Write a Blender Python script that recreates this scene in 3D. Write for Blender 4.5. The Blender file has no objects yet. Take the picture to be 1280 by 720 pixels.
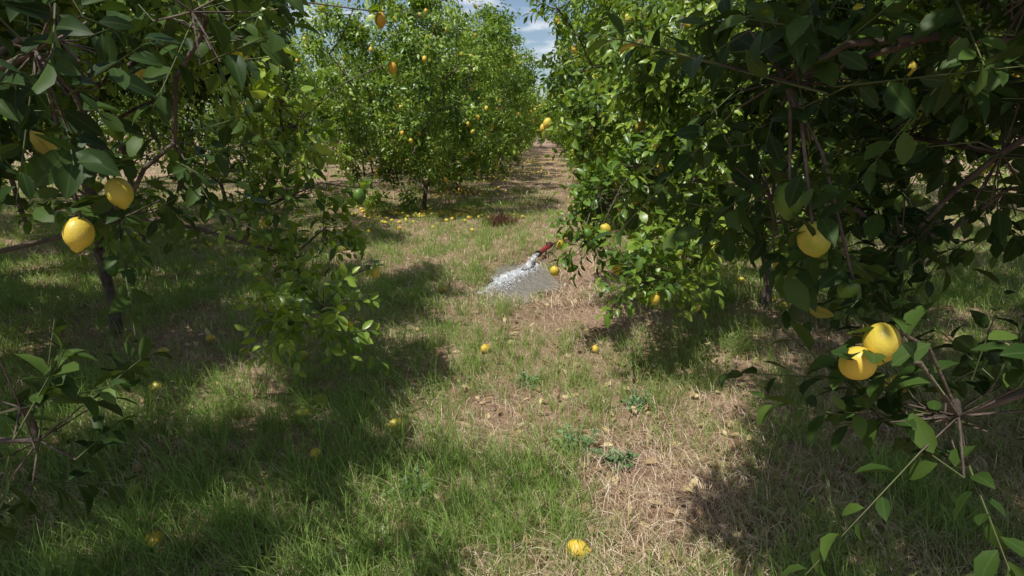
import bpy, math, numpy as np
from mathutils import Vector
R = np.random.RandomState
GA = 2.39996

# ---------------------------------------------------------------- helpers
def unit(v):
    return v/np.maximum(np.linalg.norm(v,axis=-1,keepdims=True),1e-9)
def rdir(r,n):
    return unit(r.normal(size=(n,3)))
def vnoise(x,y,seed,scale):
    x=np.asarray(x,float)*scale+1000.3; y=np.asarray(y,float)*scale+1000.7
    g=R(seed).rand(256,256)
    xi=np.floor(x).astype(int); yi=np.floor(y).astype(int)
    fx=x-xi; fy=y-yi; fx=fx*fx*(3-2*fx); fy=fy*fy*(3-2*fy)
    a=g[xi%256,yi%256]; b=g[(xi+1)%256,yi%256]; c=g[xi%256,(yi+1)%256]; d=g[(xi+1)%256,(yi+1)%256]
    return (a*(1-fx)+b*fx)*(1-fy)+(c*(1-fx)+d*fx)*fy
def gh(x,y):
    x=np.asarray(x,float); y=np.asarray(y,float)
    h=(vnoise(x,y,1,.7)-.5)*.07+(vnoise(x,y,2,2.3)-.5)*.035+(vnoise(x,y,3,7.)-.5)*.014
    h-=0.05*np.exp(-(((x-.12)/.5)**2+((y-6.2)/1.0)**2))
    return h*np.clip(1.5-np.hypot(x,y)/60,0,1)

class MB:
    def __init__(s): s.V=[];s.T=[];s.Q=[];s.tm=[];s.qm=[];s.D=[];s.n=0
    def add(s,V,T,Q,mat,D):
        V=np.asarray(V,float).reshape(-1,3); s.V.append(V)
        if T is not None and len(T): T=np.asarray(T).reshape(-1,3)+s.n; s.T.append(T); s.tm.append(np.full(len(T),mat))
        if Q is not None and len(Q): Q=np.asarray(Q).reshape(-1,4)+s.n; s.Q.append(Q); s.qm.append(np.full(len(Q),mat))
        D=np.asarray(D,float)
        if D.ndim==1: D=np.tile(D,(len(V),1))
        s.D.append(D); s.n+=len(V)
    def mesh(s,name,mats,smooth=True):
        m=bpy.data.meshes.new(name)
        V=np.concatenate(s.V); D=np.concatenate(s.D)
        T=np.concatenate(s.T) if s.T else np.zeros((0,3),int); Q=np.concatenate(s.Q) if s.Q else np.zeros((0,4),int)
        mi=np.concatenate(s.tm+s.qm)
        m.vertices.add(len(V)); m.vertices.foreach_set('co',V.astype(np.float32).ravel())
        li=np.concatenate([T.ravel(),Q.ravel()]).astype(np.int32)
        m.loops.add(len(li)); m.loops.foreach_set('vertex_index',li)
        ls=np.concatenate([np.arange(len(T))*3,len(T)*3+np.arange(len(Q))*4]).astype(np.int32)
        m.polygons.add(len(ls)); m.polygons.foreach_set('loop_start',ls)
        m.polygons.foreach_set('material_index',mi.astype(np.int32))
        m.polygons.foreach_set('use_smooth',np.full(len(ls),smooth))
        m.update(calc_edges=True)
        a=m.attributes.new('data','FLOAT_VECTOR','POINT'); a.data.foreach_set('vector',D.astype(np.float32).ravel())
        for k in mats: m.materials.append(k)
        return m
def obj(name,mesh,loc=(0,0,0),rot=0,scale=1):
    o=bpy.data.objects.new(name,mesh); bpy.context.scene.collection.objects.link(o)
    o.location=loc; o.rotation_euler=(0,0,rot); o.scale=(scale,)*3 if not hasattr(scale,'__len__') else scale
    return o

# ---------------------------------------------------------------- geometry pieces
def leaves(mb,P,D,N,L,W,curl,fold,rnd,mat,rows):
    n=len(P); D=unit(D); N=unit(N-(N*D).sum(1,keepdims=True)*D); S=np.cross(D,N)
    if rows==3: vs=[.22,.52,.8]; ws=[.74,1.,.62]
    elif rows==2: vs=[.3,.7]; ws=[.9,.85]
    else: vs=[.5]; ws=[1.]
    L=L[:,None];W=W[:,None];curl=curl[:,None];fold=fold[:,None]
    pts=[P]; dat=[np.stack([rnd,0*rnd,0*rnd],1)]
    for v,w in zip(vs,ws):
        c=P+D*L*v*(1-.12*curl*v)-N*curl*L*v*v
        for sgn in(-1,0,1):
            pts.append(c+S*W*.5*w*sgn+N*(abs(sgn)*fold*W*w)); dat.append(np.stack([rnd,np.full(n,sgn*w),np.full(n,v)],1))
    pts.append(P+D*L*(1-.12*curl)-N*curl*L); dat.append(np.stack([rnd,0*rnd,0*rnd+1],1))
    k=len(pts); V=np.stack(pts,1); DD=np.stack(dat,1)
    b=(np.arange(n)*k)[:,None,None]
    T=[[0,2,1],[0,3,2]]; Q=[]
    for i in range(len(vs)-1):
        a=1+3*i; Q+=[[a,a+1,a+4,a+3],[a+1,a+2,a+5,a+4]]
    a=1+3*(len(vs)-1); T+=[[a,a+1,k-1],[a+1,a+2,k-1]]
    mb.add(V.reshape(-1,3),(b+np.array(T)[None]).reshape(-1,3),(b+np.array(Q)[None]).reshape(-1,4) if Q else None,mat,DD.reshape(-1,3))
def tubes(mb,A,B,ra,rb,sides,mat,dv):
    A=np.asarray(A,float);B=np.asarray(B,float); n=len(A); d=unit(B-A)
    h=np.where(np.abs(d[:,2:3])>.9,np.array([[1.,0,0]]),np.array([[0,0,1.]])); u=unit(np.cross(d,h)); w=np.cross(d,u)
    an=np.arange(sides)*2*math.pi/sides
    ring=u[:,None]*np.cos(an)[None,:,None]+w[:,None]*np.sin(an)[None,:,None]
    ra=np.asarray(ra)*np.ones(n); rb=np.asarray(rb)*np.ones(n)
    V=np.concatenate([A[:,None]+ring*ra[:,None,None],B[:,None]+ring*rb[:,None,None]],1)
    i=np.arange(sides); j=(i+1)%sides
    Q=np.stack([i,j,j+sides,i+sides],1)[None]+(np.arange(n)*2*sides)[:,None,None]
    mb.add(V.reshape(-1,3),None,Q.reshape(-1,4),mat,(dv,0,0))
def lemons(mb,P,axis,s,ripe,mat,seg=12,rng=9):
    P=np.asarray(P,float).reshape(-1,3);n=len(P);axis=unit(np.asarray(axis,float).reshape(-1,3))
    h=np.where(np.abs(axis[:,2:3])>.9,np.array([[1.,0,0]]),np.array([[0,0,1.]])); u=unit(np.cross(axis,h)); w=np.cross(axis,u)
    ph=np.linspace(0,math.pi,rng+1); z=-np.cos(ph)*.041; r=np.sin(ph)**.95*.033
    z[-1]=.051; r[-2]=.011; z[-2]=.044; r[0]=0.0; r[-1]=0.0
    an=np.arange(seg)*2*math.pi/seg; s=np.asarray(s)*np.ones(n)
    ring=u[:,None]*np.cos(an)[None,:,None]+w[:,None]*np.sin(an)[None,:,None]
    wob=1+.03*np.sin(an*2+1)+.02*np.sin(an*3)
    V=P[:,None,None]+(axis[:,None,None]*z[None,:,None,None]+ring[:,None]*(r[:,None]*wob[None])[None,:,:,None])*s[:,None,None,None]
    m=(rng+1)*seg; Q=[]
    for a in range(rng):
        for b in range(seg): c=(b+1)%seg; Q.append([a*seg+b,a*seg+c,(a+1)*seg+c,(a+1)*seg+b])
    Q=np.array(Q)[None]+(np.arange(n)*m)[:,None,None]
    D=np.zeros((n,m,3)); D[:,:,0]=(np.asarray(ripe)*np.ones(n))[:,None]
    mb.add(V.reshape(-1,3),None,Q.reshape(-1,4),mat,D.reshape(-1,3))

def tree_mesh(name,seed,ells,trunk_top=.55,tw=20,lv=9,leafL=.088,rows=2,fruit=40,extra_fruit=(),trunk_off=(0,0),ripe=.75,limb=.0075,leafmat=None):
    r=R(seed); mb=MB(); C=[];O=[];DEN=[]
    for (c,rad,K,*dn) in ells:
        c=np.array(c,float);rad=np.array(rad,float); d=rdir(r,K)
        if K>40:
            i=np.arange(K)+.5; ph=np.arccos(1-2*i/K); th=GA*i*1.0+r.rand()*6
            d=np.stack([np.cos(th)*np.sin(ph),np.sin(th)*np.sin(ph),np.cos(ph)],1); d=unit(d+r.normal(size=(K,3))*.22)
        lob=rdir(r,7); am=r.rand(7)*.45-.12
        bump=1+np.sum(np.maximum(0,d@lob.T-.6)*am[None]*1.6,1)
        rr=(.4+.6*r.rand(K)**.45)*bump
        p=c+d*rad*rr[:,None]; C.append(p);O.append(unit(d*np.array([1,1,.8])));DEN.append(np.full(K,dn[0] if dn else 1.))
    C=np.concatenate(C);O=np.concatenate(O);DEN=np.concatenate(DEN)
    C[:,2]=np.maximum(C[:,2],.22)
    tx,ty=trunk_off
    pos=[np.array([tx,ty,-.05]),np.array([tx+.02,ty,.2]),np.array([tx-.03,ty+.03,trunk_top])]; par=[-1,0,1]; plen=[0,.2,.55]
    for i in np.argsort(np.linalg.norm(C-pos[2],axis=1)):
        PP=np.array(pos); dist=np.linalg.norm(PP[2:]-C[i],axis=1)+.3*np.array(plen[2:]); j=int(np.argmin(dist))+2
        a=pos[j]; b=C[i]; ln=np.linalg.norm(b-a); ns=max(2,int(ln/.22)); prev=j
        bow=r.normal(size=3)*.07*ln+np.array([0,0,.08*ln])
        for k in range(1,ns+1):
            t=k/ns; q=a+(b-a)*t+bow*4*t*(1-t)*.8+(r.normal(size=3)*.012 if k<ns else 0)
            pos.append(q);par.append(prev);plen.append(plen[prev]+ln/ns);prev=len(pos)-1
    cnt=np.zeros(len(pos)); ends=set(range(len(pos)))-set(par)
    for e in ends: cnt[e]=1
    for k in range(len(pos)-1,0,-1): cnt[par[k]]+=cnt[k]
    rad=limb*np.maximum(cnt,1)**.5*.62+.002
    rad[0]*=1.35
    pos=np.array(pos);par=np.array(par);e=np.arange(1,len(pos))
    tubes(mb,pos[par[e]],pos[e],np.where(cnt[par[e]]>cnt[e]*2.5,rad[e]*1.15,rad[par[e]]),rad[e],7,1,.5)
    ci=np.repeat(np.arange(len(C)),np.maximum(3,(tw*DEN*(.7+.6*r.rand(len(C)))).astype(int))); nt=len(ci)
    off=rdir(r,nt)*(r.rand(nt)**.5*.15)[:,None]
    b=C[ci]+off; td=unit(O[ci]*.55+rdir(r,nt)*.85+unit(off)*.35+np.array([0,0,.12])); tl=.16+.22*r.rand(nt)
    tip=b+td*tl[:,None]+np.array([0,0,-1.])*(tl**2)[:,None]*.35
    if rows>1: tubes(mb,C[ci],b,.003,.0025,3,1,.7); tubes(mb,b,tip,.0025,.001,3,2,.9)
    li=np.repeat(np.arange(nt),lv); k=np.tile(np.arange(lv),nt); n=len(li)
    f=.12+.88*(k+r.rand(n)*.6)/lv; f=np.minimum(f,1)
    P=b[li]+(tip-b)[li]*f[:,None]
    h=unit(np.cross(td,rdir(r,nt))); g=np.cross(td,h); an=GA*k+r.rand(n)*.6
    radd=h[li]*np.cos(an)[:,None]+g[li]*np.sin(an)[:,None]
    D=unit(td[li]*(.35+.5*f)[:,None]+radd*.8+np.array([0,0,-.22])); P=P+D*.008
    N=np.array([0,0,.75])+O[ci[li]]*.55+r.normal(size=(n,3))*.42
    L=leafL*(.55+.6*r.rand(n))*(1-.25*(f>.85)); W=L*(.44+.12*r.rand(n))
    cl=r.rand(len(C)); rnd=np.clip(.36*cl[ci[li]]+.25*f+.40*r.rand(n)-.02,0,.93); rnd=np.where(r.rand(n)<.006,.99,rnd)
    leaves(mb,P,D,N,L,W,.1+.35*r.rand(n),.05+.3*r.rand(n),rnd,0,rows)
    if fruit:
        w=r.choice(nt,fruit); fo=tip[w]; fp=fo+O[ci[w]]*.02+np.array([0,0,-.075])
        ax=unit(np.array([0,0,-1.])+r.normal(size=(fruit,3))*.3)
        tubes(mb,fo,fp-ax*.04,.002,.002,4,1,.8)
        lemons(mb,fp,ax,.8+.28*r.rand(fruit),np.where(r.rand(fruit)<ripe,.48+.5*r.rand(fruit),.25*r.rand(fruit)),3)
    for (x,y,z,s,rp) in extra_fruit:
        p=np.array([x,y,z],float); q=C[np.argmin(np.linalg.norm(C-p-np.array([0,0,.12]),axis=1))]
        ax=unit(np.array([[.12,.1,-1.]])+r.normal(size=(1,3))*.3); top=p-ax[0]*.04*s; mid=(q+top)/2+np.array([0,0,.05])
        tubes(mb,[q,mid],[mid,top],.004,.003,5,1,.8); lemons(mb,[p],ax,s,rp,3,20,14)
        k=7; b2=np.tile(top,(k,1))+r.normal(size=(k,3))*.02; d2=rdir(r,k)*np.array([1,1,.5])+np.array([0,.25,.15])
        leaves(mb,b2,d2,np.array([0,0,1.])+r.normal(size=(k,3))*.4,.05+.03*r.rand(k),.025+.018*r.rand(k),.2+.3*r.rand(k),.2*r.rand(k),.2+.6*r.rand(k),0,3)
    return mb.mesh(name,[leafmat or M_leaf,M_bark,M_twig,M_lemon])

# ---------------------------------------------------------------- materials
def mat(name):
    m=bpy.data.materials.new(name); m.use_nodes=True; nt=m.node_tree; nt.nodes.clear()
    return m,nt,nt.nodes,nt.links
def nd(ns,t,**k):
    n=ns.new(t)
    for a,b in k.items(): setattr(n,a,b)
    return n
def ramp(ns,stops,interp='LINEAR'):
    n=ns.new('ShaderNodeValToRGB'); cr=n.color_ramp; cr.interpolation=interp
    while len(cr.elements)<len(stops): cr.elements.new(.5)
    for e,(p,c) in zip(cr.elements,stops): e.position=p; e.color=(*c,1)
    return n
def dataxyz(ns,ln):
    a=nd(ns,'ShaderNodeAttribute',attribute_name='data'); s=ns.new('ShaderNodeSeparateXYZ'); ln.new(a.outputs['Vector'],s.inputs[0]); return s
def blade_mat(name,stops,trans,rough,rib=False,spec=.5,ribc=(.24,.30,.08)):
    m,nt,ns,ln=mat(name); s=dataxyz(ns,ln); c=ramp(ns,stops); ln.new(s.outputs[0],c.inputs[0]); col=c.outputs[0]
    if rib:
        ab=nd(ns,'ShaderNodeMath',operation='ABSOLUTE'); ln.new(s.outputs[1],ab.inputs[0])
        mr=ns.new('ShaderNodeMapRange'); mr.inputs[1].default_value=.02; mr.inputs[2].default_value=.13; mr.inputs[3].default_value=.45; mr.inputs[4].default_value=0
        ln.new(ab.outputs[0],mr.inputs[0])
        mx=nd(ns,'ShaderNodeMix',data_type='RGBA'); ln.new(mr.outputs[0],mx.inputs[0]); ln.new(col,mx.inputs[6]); mx.inputs[7].default_value=(*ribc,1); col=mx.outputs[2]
    p=ns.new('ShaderNodeBsdfPrincipled'); p.inputs['Roughness'].default_value=rough; p.inputs['Specular IOR Level'].default_value=spec; ln.new(col,p.inputs['Base Color'])
    t=ns.new('ShaderNodeBsdfTranslucent'); hs=ns.new('ShaderNodeHueSaturation'); hs.inputs['Hue'].default_value=.485; hs.inputs['Value'].default_value=1.6; hs.inputs['Saturation'].default_value=1.1
    ln.new(col,hs.inputs['Color']); ln.new(hs.outputs[0],t.inputs[0])
    x=ns.new('ShaderNodeMixShader'); x.inputs[0].default_value=trans; ln.new(p.outputs[0],x.inputs[1]); ln.new(t.outputs[0],x.inputs[2])
    o=ns.new('ShaderNodeOutputMaterial'); ln.new(x.outputs[0],o.inputs[0]); return m
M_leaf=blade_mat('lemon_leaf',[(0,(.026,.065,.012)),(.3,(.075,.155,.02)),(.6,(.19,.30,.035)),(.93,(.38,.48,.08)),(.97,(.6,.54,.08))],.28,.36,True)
M_leaf_shaded=blade_mat('shaded_lemon_leaf',[(0,(.012,.028,.008)),(.35,(.026,.055,.012)),(.65,(.052,.095,.018)),(.93,(.10,.16,.03)),(.97,(.36,.32,.07))],.16,.5,True,.16,(.08,.12,.04))  # darkened copy of lemon_leaf: deeper shade painted into the leaf colour
M_grass=blade_mat('grass_blade',[(0,(.56,.46,.28)),(.25,(.46,.41,.22)),(.4,(.28,.33,.11)),(.7,(.18,.30,.06)),(1,(.26,.40,.09))],.3,.55,False,.3)
M_straw=blade_mat('straw',[(0,(.24,.15,.10)),(.4,(.53,.40,.28)),(.75,(.70,.57,.41)),(1,(.80,.72,.55))],.12,.7,False,.2)
M_dead=blade_mat('dead_stems',[(0,(.05,.02,.015)),(1,(.16,.06,.04))],.1,.8,False,.2)
M_dry=blade_mat('dry_leaf',[(0,(.14,.08,.04)),(.5,(.34,.23,.12)),(1,(.6,.5,.26))],.15,.6,False,.3)
M_weed=blade_mat('weed_leaf',[(0,(.10,.19,.07)),(1,(.20,.32,.15))],.2,.55,False,.3)
def noisy(name,stops,scale,rough,bump,bscale,dist=.01,attr=False):
    m,nt,ns,ln=mat(name); tc=ns.new('ShaderNodeTexCoord'); no=ns.new('ShaderNodeTexNoise'); no.inputs['Scale'].default_value=scale; no.inputs['Detail'].default_value=4
    ln.new(tc.outputs['Object'],no.inputs['Vector']); c=ramp(ns,stops); ln.new(no.outputs[0],c.inputs[0])
    if attr:
        s=dataxyz(ns,ln); ma=nd(ns,'ShaderNodeMath',operation='MULTIPLY_ADD'); ln.new(no.outputs[0],ma.inputs[0]); ma.inputs[1].default_value=.5; ln.new(s.outputs[0],ma.inputs[2])
        sb=nd(ns,'ShaderNodeMath',operation='SUBTRACT'); ln.new(ma.outputs[0],sb.inputs[0]); sb.inputs[1].default_value=.25; ln.new(sb.outputs[0],c.inputs[0])
    p=ns.new('ShaderNodeBsdfPrincipled'); p.inputs['Roughness'].default_value=rough; ln.new(c.outputs[0],p.inputs['Base Color'])
    n2=ns.new('ShaderNodeTexNoise'); n2.inputs['Scale'].default_value=bscale; n2.inputs['Detail'].default_value=3; ln.new(tc.outputs['Object'],n2.inputs['Vector'])
    b=ns.new('ShaderNodeBump'); b.inputs['Strength'].default_value=bump; b.inputs['Distance'].default_value=dist; ln.new(n2.outputs[0],b.inputs['Height']); ln.new(b.outputs[0],p.inputs['Normal'])
    o=ns.new('ShaderNodeOutputMaterial'); ln.new(p.outputs[0],o.inputs[0]); return m
M_bark=noisy('bark',[(.3,(.045,.032,.024)),(.7,(.15,.115,.085))],14,.85,.8,60)
M_twig=noisy('green_twig',[(.3,(.05,.07,.02)),(.7,(.11,.13,.04))],10,.6,.2,60)
M_lemon=noisy('lemon_skin',[(0,(.06,.14,.02)),(.3,(.16,.25,.03)),(.48,(.48,.44,.06)),(.75,(.66,.48,.06)),(1,(.70,.38,.045))],14,.45,.45,160,.002,attr=True)

# ground
m,nt,ns,ln=mat('soil'); M_ground=m
tc=ns.new('ShaderNodeTexCoord')
n1=ns.new('ShaderNodeTexNoise'); n1.inputs['Scale'].default_value=.9; n1.inputs['Detail'].default_value=5
n2=ns.new('ShaderNodeTexNoise'); n2.inputs['Scale'].default_value=22; n2.inputs['Detail'].default_value=7; n2.inputs['Roughness'].default_value=.7
for n in(n1,n2): ln.new(tc.outputs['Object'],n.inputs['Vector'])
c1=ramp(ns,[(.3,(.20,.14,.10)),(.5,(.33,.24,.17)),(.7,(.46,.36,.26))]); ln.new(n2.outputs[0],c1.inputs[0])
c2=ramp(ns,[(.35,(.65,.57,.47)),(.65,(1.1,1.0,.95))]); ln.new(n1.outputs[0],c2.inputs[0])
mx=nd(ns,'ShaderNodeMix',data_type='RGBA',blend_type='MULTIPLY'); mx.inputs[0].default_value=1; ln.new(c1.outputs[0],mx.inputs[6]); ln.new(c2.outputs[0],mx.inputs[7])
s=dataxyz(ns,ln); mw=nd(ns,'ShaderNodeMix',data_type='RGBA',blend_type='MULTIPLY'); ln.new(s.outputs[0],mw.inputs[0]); ln.new(mx.outputs[2],mw.inputs[6]); mw.inputs[7].default_value=(.42,.38,.34,1)
p=ns.new('ShaderNodeBsdfPrincipled'); ln.new(mw.outputs[2],p.inputs['Base Color'])
mr=ns.new('ShaderNodeMapRange'); mr.inputs[3].default_value=.95; mr.inputs[4].default_value=.25; ln.new(s.outputs[0],mr.inputs[0]); ln.new(mr.outputs[0],p.inputs['Roughness'])
b=ns.new('ShaderNodeBump'); b.inputs['Strength'].default_value=.9; b.inputs['Distance'].default_value=.03; ln.new(n2.outputs[0],b.inputs['Height']); ln.new(b.outputs[0],p.inputs['Normal'])
o=ns.new('ShaderNodeOutputMaterial'); ln.new(p.outputs[0],o.inputs[0])

# water / foam
m,nt,ns,ln=mat('flowing_water'); M_water=m
s=dataxyz(ns,ln); tc=ns.new('ShaderNodeTexCoord'); mpw=ns.new('ShaderNodeMapping'); mpw.inputs['Rotation'].default_value=(0,0,.5); mpw.inputs['Scale'].default_value=(1.6,.7,1); ln.new(tc.outputs['Object'],mpw.inputs[0])
n1=ns.new('ShaderNodeTexNoise'); n1.inputs['Scale'].default_value=15; n1.inputs['Detail'].default_value=6; n1.inputs['Roughness'].default_value=.7; ln.new(mpw.outputs[0],n1.inputs['Vector'])
ad=nd(ns,'ShaderNodeMath',operation='MULTIPLY_ADD'); ln.new(n1.outputs[0],ad.inputs[0]); ad.inputs[1].default_value=1.9; ln.new(s.outputs[0],ad.inputs[2])
mr=ns.new('ShaderNodeMapRange'); mr.inputs[1].default_value=1.28; mr.inputs[2].default_value=1.72; ln.new(ad.outputs[0],mr.inputs[0])
w=ns.new('ShaderNodeBsdfPrincipled'); w.inputs['Base Color'].default_value=(.21,.19,.165,1); w.inputs['Roughness'].default_value=.08; w.inputs['IOR'].default_value=1.33; w.inputs['Specular IOR Level'].default_value=1.
f=ns.new('ShaderNodeBsdfPrincipled'); f.inputs['Base Color'].default_value=(.66,.69,.73,1); f.inputs['Roughness'].default_value=.25
n2=ns.new('ShaderNodeTexNoise'); n2.inputs['Scale'].default_value=14; n2.inputs['Detail'].default_value=3; ln.new(mpw.outputs[0],n2.inputs['Vector'])
b=ns.new('ShaderNodeBump'); b.inputs['Strength'].default_value=.8; b.inputs['Distance'].default_value=.05; ln.new(n2.outputs[0],b.inputs['Height']); ln.new(b.outputs[0],w.inputs['Normal']); ln.new(b.outputs[0],f.inputs['Normal'])
x=ns.new('ShaderNodeMixShader'); ln.new(mr.outputs[0],x.inputs[0]); ln.new(w.outputs[0],x.inputs[1]); ln.new(f.outputs[0],x.inputs[2])
o=ns.new('ShaderNodeOutputMaterial'); ln.new(x.outputs[0],o.inputs[0])
M_red=noisy('red_plastic',[(.3,(.22,.025,.03)),(.7,(.36,.05,.05))],20,.45,.15,60)
M_pipe=noisy('orange_brown_pipe',[(.3,(.20,.09,.05)),(.7,(.34,.17,.09))],20,.5,.15,60)
M_dark=noisy('dark_rubber',[(.3,(.02,.02,.02)),(.7,(.05,.045,.04))],20,.6,.15,60)

# ---------------------------------------------------------------- ground sheet
def axis(lo,hi,step,far):
    a=list(np.arange(lo,hi+1e-6,step)); g=step
    while a[-1]<far: g*=1.35; a.append(a[-1]+g)
    g=step
    while a[0]>-far: g*=1.35; a.insert(0,a[0]-g)
    return np.array(a)
gx=axis(-6,6,.06,700); gy=axis(0,14,.06,700)
X,Y=np.meshgrid(gx,gy); V=np.stack([X,Y,gh(X,Y)],-1).reshape(-1,3)
ny,nx=X.shape; i=np.arange(ny-1)[:,None]*nx+np.arange(nx-1)[None]; Q=np.stack([i,i+1,i+nx+1,i+nx],-1).reshape(-1,4)
wet=np.clip(1.5-np.sqrt(((V[:,0]-.22)/.6)**2+((V[:,1]-6.25)/1.35)**2)-.5*vnoise(V[:,0],V[:,1],9,4),0,1)
mb=MB(); mb.add(V,None,Q,0,np.stack([wet,wet*0,wet*0],1)); obj('ground',mb.mesh('ground',[M_ground]))

# ---------------------------------------------------------------- grass & straw
def blades(mb,x,y,h,w,bend,az,rnd,mat,z0=0.):
    n=len(x); B=np.stack([x,y,gh(x,y)+z0-.005],1); d=np.stack([np.cos(az),np.sin(az),0*az],1); s=np.stack([-np.sin(az),np.cos(az),0*az],1)
    tw=np.random.RandomState(n).rand(n)*3.1; s=s*np.cos(tw*.5)[:,None]+d*np.sin(tw*.5)[:,None]
    pts=[];dat=[]
    for t,ww in((0,1.),(.4,.9),(.75,.6),(1,0)):
        th=bend*t; c=B+d*(h*t*np.sin(th))[:,None]+np.array([0,0,1.])*(h*t*np.cos(th*.92))[:,None]
        for g in((-1,1) if ww else (0,)):
            pts.append(c+s*(w*.5*ww*g)[:,None]); dat.append(np.stack([np.clip(rnd-.12*(1-t)+.0,0,1),0*rnd+g,0*rnd+t],1))
    k=7;b=(np.arange(n)*k)[:,None,None]
    mb.add(np.stack(pts,1).reshape(-1,3),(b+np.array([[4,5,6]])[None]).reshape(-1,3),(b+np.array([[0,1,3,2],[2,3,5,4]])[None]).reshape(-1,4),mat,np.stack(dat,1).reshape(-1,3))
def scatter(r,n,y0,y1,pw):
    u=r.rand(n); a=1-pw; y=(y0**a+u*(y1**a-y0**a))**(1/a); hw=1.0+.98*y; x=(r.rand(n)*2-1)*hw
    return x,y
def lush(x,y):
    """0 = dry straw track, 1 = lush green"""
    c=x-.057*y-.22
    g=vnoise(x,y,21,1.1)*.55+vnoise(x,y,22,3.2)*.45
    band=np.clip((np.abs(c)-.12)/.9,0,1)
    left=(c<0)*.2
    mid=.2*np.exp(-((y-8.5)/3.5)**2)
    return np.clip((g-.5)*2.1+.38+mid+.42*band+left,0,1)
def inwater(x,y): return (((x-.12)/.36)**2+((y-6.15)/.72)**2)<1
mb=MB()
def tuftset(nt,y0,y1,pw,per,hs,ws,seed):
    r=R(seed); tx,ty=scatter(r,nt,y0,y1,pw); L=lush(tx,ty); keep=r.rand(nt)<(.15+.85*L); tx,ty,L=tx[keep],ty[keep],L[keep]
    k=(per*(.4+1.1*r.rand(len(tx)))).astype(int)+2; i=np.repeat(np.arange(len(tx)),k); n=len(i)
    a=r.rand(n)*6.283; rr=r.rand(n)**.7*.05*ws
    x=tx[i]+np.cos(a)*rr; y=ty[i]+np.sin(a)*rr
    hh=(hs*(.45+.9*r.rand(len(tx))))[i]*(.4+.75*r.rand(n))*(.55+.6*L[i])
    rn=np.clip(.36+.5*L[i]+(r.rand(n)-.5)*.5-.3*(r.rand(n)<.2),0,1)
    ok=~inwater(x,y); w=(.0022+.0026*r.rand(n))*ws
    blades(mb,x[ok],y[ok],hh[ok],w[ok],(.15+.95*r.rand(n))[ok],(a+r.normal(size=n)*.6)[ok],rn[ok],0)
tuftset(12000,1.0,5.5,1.1,13,.16,1.0,31)
tuftset(12500,5.0,13,1.2,10,.14,1.6,32)
tuftset(8000,12,45,1.3,8,.15,3.6,33)
obj('grass',mb.mesh('grass',[M_grass]))
mb=MB()
def straws(n,y0,y1,pw,ln_,ws,seed):
    r=R(seed); x,y=scatter(r,n,y0,y1,pw); L=lush(x,y); ok=(r.rand(n)<1.05-.6*L)&~inwater(x,y); x,y=x[ok],y[ok]; n=len(x)
    blades(mb,x,y,ln_*(.3+1.*r.rand(n)),(.0016+.0022*r.rand(n))*ws,1.15+.5*r.rand(n),r.rand(n)*6.283,r.rand(n)**.8,0,.012*r.rand(n)+.004)
straws(85000,1.0,5.5,1.1,.12,1.,41); straws(50000,5,13,1.2,.14,1.9,42); straws(20000,12,40,1.3,.2,4.5,43)
obj('dry_grass',mb.mesh('dry_grass',[M_straw]))

# fallen leaves
r=R(8); mb=MB(); x,y=scatter(r,5200,1.1,25,1.3); n=len(x); ok=~inwater(x,y); x,y=x[ok],y[ok]; n=len(x)
a=r.rand(n)*6.283; leaves(mb,np.stack([x,y,gh(x,y)+.012+.02*r.rand(n)],1),np.stack([np.cos(a),np.sin(a),.3*(r.rand(n)-.5)],1),np.array([0,0,1.])+r.normal(size=(n,3))*.45,.035+.05*r.rand(n),.018+.024*r.rand(n),(r.rand(n)-.5),.3*r.rand(n),r.rand(n),0,2)
obj('fallen_leaves',mb.mesh('fallen_leaves',[M_dry]))

# broad-leaved weeds
def weed(name,x,y,sz,seed,kk=26):
    r=R(seed); mb=MB(); z=float(gh(x,y)); n=kk; a=r.rand(n)*6.283; el=.15+1.1*r.rand(n); ll=sz*(.4+.6*r.rand(n))
    base=np.tile([[x,y,z]],(n,1)); d=np.stack([np.cos(a)*np.cos(el),np.sin(a)*np.cos(el),np.sin(el)],1); tip=base+d*ll[:,None]
    tubes(mb,base,tip,.002,.001,4,1,.5)
    i=np.repeat(np.arange(n),7); f=.25+.75*r.rand(len(i)); P=base[i]+d[i]*(ll[i]*f)[:,None]
    leaves(mb,P,d[i]*.5+rdir(r,len(i))*.8,np.array([0,0,1.])+r.normal(size=(len(i),3))*.4,.022+.022*r.rand(len(i)),.010+.010*r.rand(len(i)),.3*r.rand(len(i)),.2*r.rand(len(i)),r.rand(len(i)),0,2)
    obj(name,mb.mesh(name,[M_weed,M_twig]))
for k,(x,y,s_) in enumerate([(.33,2.55,.17),(.12,3.35,.13),(.5,2.4,.12),(-.45,2.2,.13),(.75,3.0,.13)]): weed('weed_plant',x,y,s_,60+k)

# dead weed heap
r=R(77); mb=MB(); n=900; xx=-.2+r.normal(size=n)*.13; yy=9.9+r.normal(size=n)*.18
blades(mb,xx,yy,.06+.16*r.rand(n),.006+.006*r.rand(n),.3+1.3*r.rand(n),r.rand(n)*6.28,r.rand(n),0,.03*r.rand(n))
obj('dead_weed_heap',mb.mesh('dead_weed_heap',[M_dead]))

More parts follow.
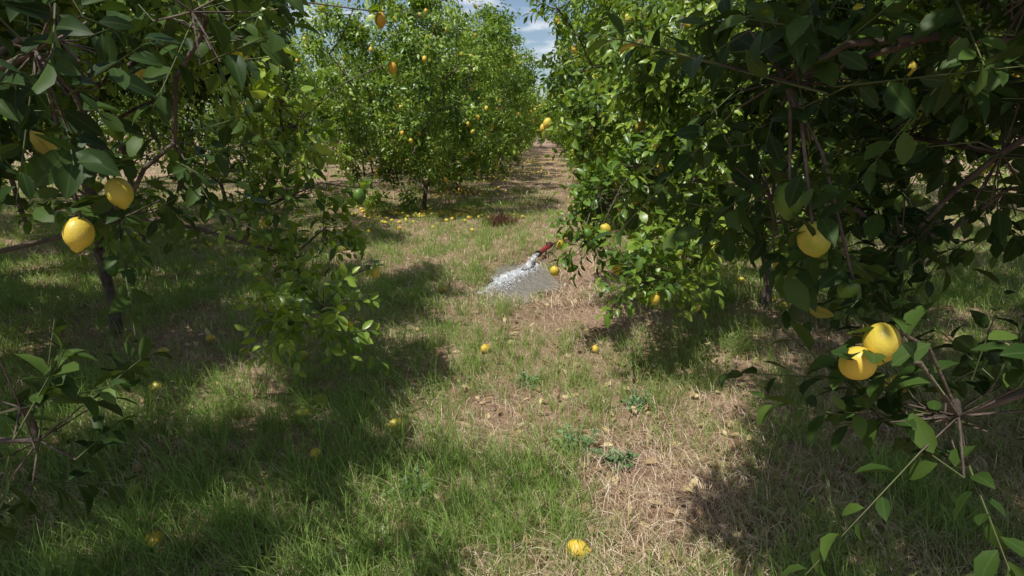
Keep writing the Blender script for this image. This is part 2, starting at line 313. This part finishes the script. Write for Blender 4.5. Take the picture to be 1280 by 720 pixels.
# ---------------------------------------------------------------- trees
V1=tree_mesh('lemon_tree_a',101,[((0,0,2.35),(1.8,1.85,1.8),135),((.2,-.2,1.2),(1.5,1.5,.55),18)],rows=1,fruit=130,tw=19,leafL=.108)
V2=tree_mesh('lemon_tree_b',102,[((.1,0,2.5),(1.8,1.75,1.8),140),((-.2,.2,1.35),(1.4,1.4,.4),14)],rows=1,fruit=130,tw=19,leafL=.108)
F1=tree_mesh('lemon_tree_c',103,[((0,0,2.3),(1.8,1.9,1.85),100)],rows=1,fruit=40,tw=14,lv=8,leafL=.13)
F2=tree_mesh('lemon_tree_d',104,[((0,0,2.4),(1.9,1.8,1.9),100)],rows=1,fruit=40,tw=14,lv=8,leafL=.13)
H1=tree_mesh('lemon_tree_shade',105,[((0,0,3.0),(2.4,2.4,.95),140,1.)],rows=1,fruit=25,tw=18,leafL=.13,trunk_top=.8,leafmat=M_leaf_shaded)  # high flat crown, added to keep sun off the side ground
NL1=tree_mesh('lemon_tree_e',111,[((-3.0,1.25,3.0),(1.4,1.9,.9),130,1.3),((-1.1,1.4,1.85),(.32,.35,.25),4,.55),((-.85,1.5,1.85),(.18,.2,.22),2,.45),((-1.12,1.0,.92),(.12,.14,.12),2,.45),((-1.35,1.7,1.55),(.3,.3,.25),3,.5)],  # first ellipsoid: crown added above the view to shade the left side
   rows=3,fruit=14,leafL=.078,trunk_off=(-2.9,.9),trunk_top=.7,extra_fruit=[(-.93,1.19,1.39,.85,.7),(-.875,1.26,1.47,.8,.55)],leafmat=M_leaf_shaded)
NL2=tree_mesh('lemon_tree_f',112,[((-3.2,3.9,2.95),(1.5,1.6,1.1),120,1.2),((-1.12,3.2,.9),(.26,.42,.42),5,.8),((-1.12,3.1,1.95),(.2,.4,.4),4,.7),((-2.6,3.5,1.5),(.8,.6,.45),8,.7)],
   rows=3,fruit=60,trunk_off=(-3.3,4.4),trunk_top=.7,extra_fruit=[(-.79,2.92,1.28,1.,.1),(-.81,3.2,.81,.9,.8),(-.636,2.95,2.12,.85,.9),(-.68,3.4,1.95,.8,.9)])
NR1=tree_mesh('lemon_tree_g',113,[((1.9,1.0,3.1),(1.3,1.6,.7),75,1.2),((.8,.85,2.85),(.7,.8,.3),24,1.3),((1.1,1.95,3.0),(.7,.9,.35),28,1.3),((1.9,2.2,3.1),(.8,.9,.35),24,1.3),((.87,1.3,1.65),(.40,.33,.42),9,.75),((1.4,1.6,1.6),(.4,.4,.5),8,.8),((1.0,1.0,.98),(.14,.14,.16),2,.6)],  # first four ellipsoids: unseen crowns shaped to shade the right side
   rows=3,fruit=14,leafL=.080,trunk_off=(2.5,.6),trunk_top=.7,extra_fruit=[(.56,1.14,1.469,.9,.12),(.585,1.07,1.40,.9,.5),(.69,.98,1.22,.95,.66),(.642,.965,1.185,.9,.72),(.66,1.06,1.304,.55,.1)],leafmat=M_leaf_shaded)
NR2=tree_mesh('lemon_tree_h',114,[((2.25,5.2,2.4),(1.75,1.7,1.8),125,1.),((.92,3.85,1.0),(.42,.4,.5),13,.85),((1.35,4.4,1.8),(.7,.6,.6),13,1.),((.86,3.35,.62),(.14,.2,.2),3,.7)],
   rows=3,fruit=140,trunk_off=(2.4,5.1),trunk_top=.5,extra_fruit=[(.57,3.38,1.03,.95,.7),(.64,3.33,.8,1.,.8),(.48,3.5,.98,.9,.1),(.8,3.3,1.45,.9,.1),(.84,3.15,.66,.9,.7)])
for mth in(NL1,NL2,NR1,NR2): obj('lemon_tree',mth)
r=R(9)
def T(m,x,y,s=1.): obj('lemon_tree',m,(x,y,float(gh(x,y))-.02),r.rand()*6.28,(s*(.97+.06*r.rand()),)*2+(s*(.97+.08*r.rand()),))
T(H1,-5.1,7.6,1.0); T(H1,-5.9,2.4); T(H1,-6.3,5.4); T(H1,-8.4,9.6); T(H1,4.2,2.2); T(H1,5.0,6.6); T(H1,-5.4,-.8)  # added shade trees, placed to darken both sides of the aisle
T(V2,-1.8,11.6,1.02)
T(V1,-1.55,15.6,1.05); T(V2,-1.3,19.6,1.05); T(V2,2.7,9.6,1.); T(V1,2.8,13.8,1.05); T(V2,3.05,18,1.07)
for k,yy in enumerate(np.arange(23.5,56,4.3)):
    T(F1 if k%2 else F2,-2.4+.057*yy,yy,1.1); T(F2 if k%2 else F1,2.0+.057*yy,yy-1,1.1)
for k,yy in enumerate(np.arange(12,32,4.3)):
    for j,(x0) in enumerate((-6.6,6.7)):
        T((F1,F2)[(k+j)%2],x0+.057*yy+r.normal()*.15,yy+r.normal()*.2,1.05)
for k,yy in enumerate(np.arange(7,32,4.4)):
    for x0 in(-11.2,10.2): T((F1,F2)[k%2],x0,yy,1.1)
T(F1,2.9,58,1.1);T(F2,1.2,60,1.1);T(F1,4.6,59,1.1)
for xx in np.arange(-30,36,4.4): T((F1,F2)[int(xx)%2],xx,64+r.rand()*3,1.25)

# ---------------------------------------------------------------- fallen fruit
def fallen(name,pts,scale=1.,seg=12,rng=9,seed=0):
    r=R(seed); mb=MB(); pts=np.array(pts,float); n=len(pts); a=r.rand(n)*6.28
    P=np.stack([pts[:,0],pts[:,1],gh(pts[:,0],pts[:,1])+.034*scale],1)
    lemons(mb,P,np.stack([np.cos(a),np.sin(a),.15*r.normal(size=n)],1),scale*(.8+.22*r.rand(n)),.45+.45*r.rand(n),0,seg,rng)
    obj(name,mb.mesh(name,[M_lemon]))
for k,(x,y,s_) in enumerate([(.25,1.80,1.2),(-.2,3.95,1.),(.62,3.9,.9),(-.98,5.3,1.05),(-.72,5.6,1.)]): fallen('lemon',[(x,y)],s_,24,16,seed=200+k)
r=R(14); pts=[]
for (cx,cy,sx,sy,n) in [(-1.9,11.2,1.3,1.,150),(-1.0,11.0,.7,.6,40),(-1.5,15.6,1.2,1.2,70),(-1.2,20,1.4,1.6,70),(.4,24,1.8,3,100),(1.,31,1.6,4,90),(-2.0,3.6,.9,.9,9),(-3.4,8.2,1.4,1.2,45),(2.7,9.6,1.0,1.,30),(2.3,5.2,.8,.8,10),(-1.4,2.3,.4,.6,3)]:
    pts+=list(np.stack([cx+r.normal(size=n)*sx*.6,cy+r.normal(size=n)*sy*.6],1))
fallen('fallen_lemons',pts,1.08,seed=15)

# ---------------------------------------------------------------- irrigation pipe & water
def path_tube(mb,P,rad,sides,mat):
    P=np.array(P,float); rad=np.array(rad)*np.ones(len(P)); d=unit(np.gradient(P,axis=0)); u=unit(np.cross(d,np.array([[0,0,1.]]))); w=np.cross(d,u)
    an=np.arange(sides)*2*math.pi/sides; V=P[:,None]+(u[:,None]*np.cos(an)[None,:,None]+w[:,None]*np.sin(an)[None,:,None])*rad[:,None,None]
    i=np.arange(sides);j=(i+1)%sides; Q=np.concatenate([np.stack([i+k*sides,j+k*sides,j+(k+1)*sides,i+(k+1)*sides],1) for k in range(len(P)-1)])
    mb.add(V.reshape(-1,3),None,Q,mat,(.5,0,0))
mb=MB(); t=np.linspace(0,1,30)[:,None]
A=np.array([.33,6.98,.10]);B=np.array([.52,7.45,.13]);C=np.array([.95,8.6,.06]);Dd=np.array([2.3,9.3,.03])
path_tube(mb,A+(B-A)*t,.034,14,0)
path_tube(mb,(A+(B-A)*t)[:4],.041,14,2); path_tube(mb,(A+(B-A)*t)[24:],.040,14,2)
path_tube(mb,(1-t)**2*B+2*t*(1-t)*C+t*t*Dd,.020,12,1)
path_tube(mb,(A+(B-A)*t)[:6],.028,12,2)
path_tube(mb,[[.45,7.28,-.05],[.451,7.28,.08],[.46,7.28,.20]],.010,8,2)
obj('irrigation_pipe',mb.mesh('irrigation_pipe',[M_red,M_pipe,M_dark]))
r=R(3); mb=MB(); na,nr=96,46; th=np.arange(na)*2*math.pi/na; base=1+.16*np.sin(3*th+1)+.1*np.sin(5*th+2)+.07*np.sin(9*th)
V=[]
for k in range(nr+1):
    q=k/nr; x=.15+.46*base*q*np.cos(th); y=6.1+.85*base*q*np.sin(th); x=x+.18*(y-6.15)
    V.append(np.stack([x,y],1))
V=np.concatenate(V); x,y=V.T
u=(x-.34)*(-.47)+(y-6.95)*(-.88); v=(x-.34)*.88+(y-6.95)*(-.47)
foam=np.exp(-(v/(.10+.13*np.clip(u,0,1)))**2)*np.clip(1.3-u/2.2,0,1)*(u>-.05)
z=-.026+foam*(.004+.05*vnoise(x,y,51,9)*vnoise(x,y,52,22)*2)+.008*(vnoise(x,y,53,14)-.5)
i=np.arange(na);j=(i+1)%na; Q=np.concatenate([np.stack([i+k*na,j+k*na,j+(k+1)*na,i+(k+1)*na],1) for k in range(nr)])
mb.add(np.stack([x,y,z],1),None,Q,0,np.stack([foam*.72,0*foam,0*foam],1))
obj('water_puddle',mb.mesh('water_puddle',[M_water]))
mb=MB(); t=np.linspace(0,1,26); s0=np.array([.335,6.99,.10]); P=np.stack([s0[0]-.17*t,s0[1]-.40*t,.10+.02*t-.15*t*t],1)
na=16; an=np.arange(na)*2*math.pi/na; rad=.027+.03*t; V=[]
for k in range(26):
    rr=rad[k]*(.75+.5*r.rand(na)); V.append(P[k]+np.stack([np.cos(an)*rr,0*an,np.sin(an)*rr*.6],1))
V=np.array(V).reshape(-1,3); i=np.arange(na);j=(i+1)%na
mb.add(V,None,np.concatenate([np.stack([i+k*na,j+k*na,j+(k+1)*na,i+(k+1)*na],1) for k in range(25)]),0,(.5,0,0))
n=900; tt=r.rand(n)**.7; cx=.34-.5*tt; cy=6.95-1.25*tt; px=cx+r.normal(size=n)*.07; py=cy+r.normal(size=n)*.08; pz=.0+np.abs(r.normal(size=n))*.03*(1-.5*tt)
ss=.003+.006*r.rand(n)**2
oc=np.array([[1,0,0],[-1,0,0],[0,1,0],[0,-1,0],[0,0,1],[0,0,-1.]]); V=np.stack([px,py,pz],1)[:,None]+oc[None]*ss[:,None,None]*np.array([1,1.6,.8])
Tt=np.array([[0,2,4],[2,1,4],[1,3,4],[3,0,4],[2,0,5],[1,2,5],[3,1,5],[0,3,5]])[None]+(np.arange(n)*6)[:,None,None]
mb.add(V.reshape(-1,3),Tt.reshape(-1,3),None,0,(.8,0,0))
obj('water_jet',mb.mesh('water_jet',[M_water]))

# ---------------------------------------------------------------- light, sky, camera
EL=math.radians(62); sd=Vector((-.62*math.cos(EL),-.785*math.cos(EL),math.sin(EL)))
L=bpy.data.lights.new('sun','SUN'); L.energy=5.0; L.angle=math.radians(.5); L.color=(1,.96,.89)
lo=bpy.data.objects.new('sun',L); bpy.context.scene.collection.objects.link(lo); lo.rotation_euler=sd.to_track_quat('Z','Y').to_euler()
w=bpy.data.worlds.new('World'); bpy.context.scene.world=w; w.use_nodes=True; nt=w.node_tree; ns=nt.nodes; ln=nt.links; ns.clear()
sk=nd(ns,'ShaderNodeTexSky',sky_type='NISHITA'); sk.sun_disc=False; sk.sun_elevation=EL; sk.sun_rotation=math.radians(218)
tc=ns.new('ShaderNodeTexCoord'); mp=ns.new('ShaderNodeMapping'); mp.inputs['Scale'].default_value=(1,1,3.2); ln.new(tc.outputs['Generated'],mp.inputs[0])
no=ns.new('ShaderNodeTexNoise'); no.inputs['Scale'].default_value=6; no.inputs['Detail'].default_value=7; no.inputs['Roughness'].default_value=.55; ln.new(mp.outputs[0],no.inputs['Vector'])
cr=ramp(ns,[(.50,(0,0,0)),(.62,(.9,.9,.9))]); ln.new(no.outputs[0],cr.inputs[0])
mx=nd(ns,'ShaderNodeMix',data_type='RGBA'); ln.new(cr.outputs[0],mx.inputs[0]); ln.new(sk.outputs[0],mx.inputs[6]); mx.inputs[7].default_value=(8.6,8.8,9.2,1)
bg=ns.new('ShaderNodeBackground'); bg.inputs[1].default_value=.11; ln.new(mx.outputs[2],bg.inputs[0]); o=ns.new('ShaderNodeOutputWorld'); ln.new(bg.outputs[0],o.inputs[0])
cam=bpy.data.cameras.new('camera'); cam.lens=19.69; cam.sensor_width=36; cam.clip_start=.05; cam.clip_end=2000
co=bpy.data.objects.new('camera',cam); bpy.context.scene.collection.objects.link(co); co.location=(0,0,1.6); co.rotation_euler=(math.radians(90-15.6),0,0)
sc=bpy.context.scene; sc.camera=co; sc.view_settings.view_transform='Standard'; sc.view_settings.look='None'; sc.view_settings.exposure=0
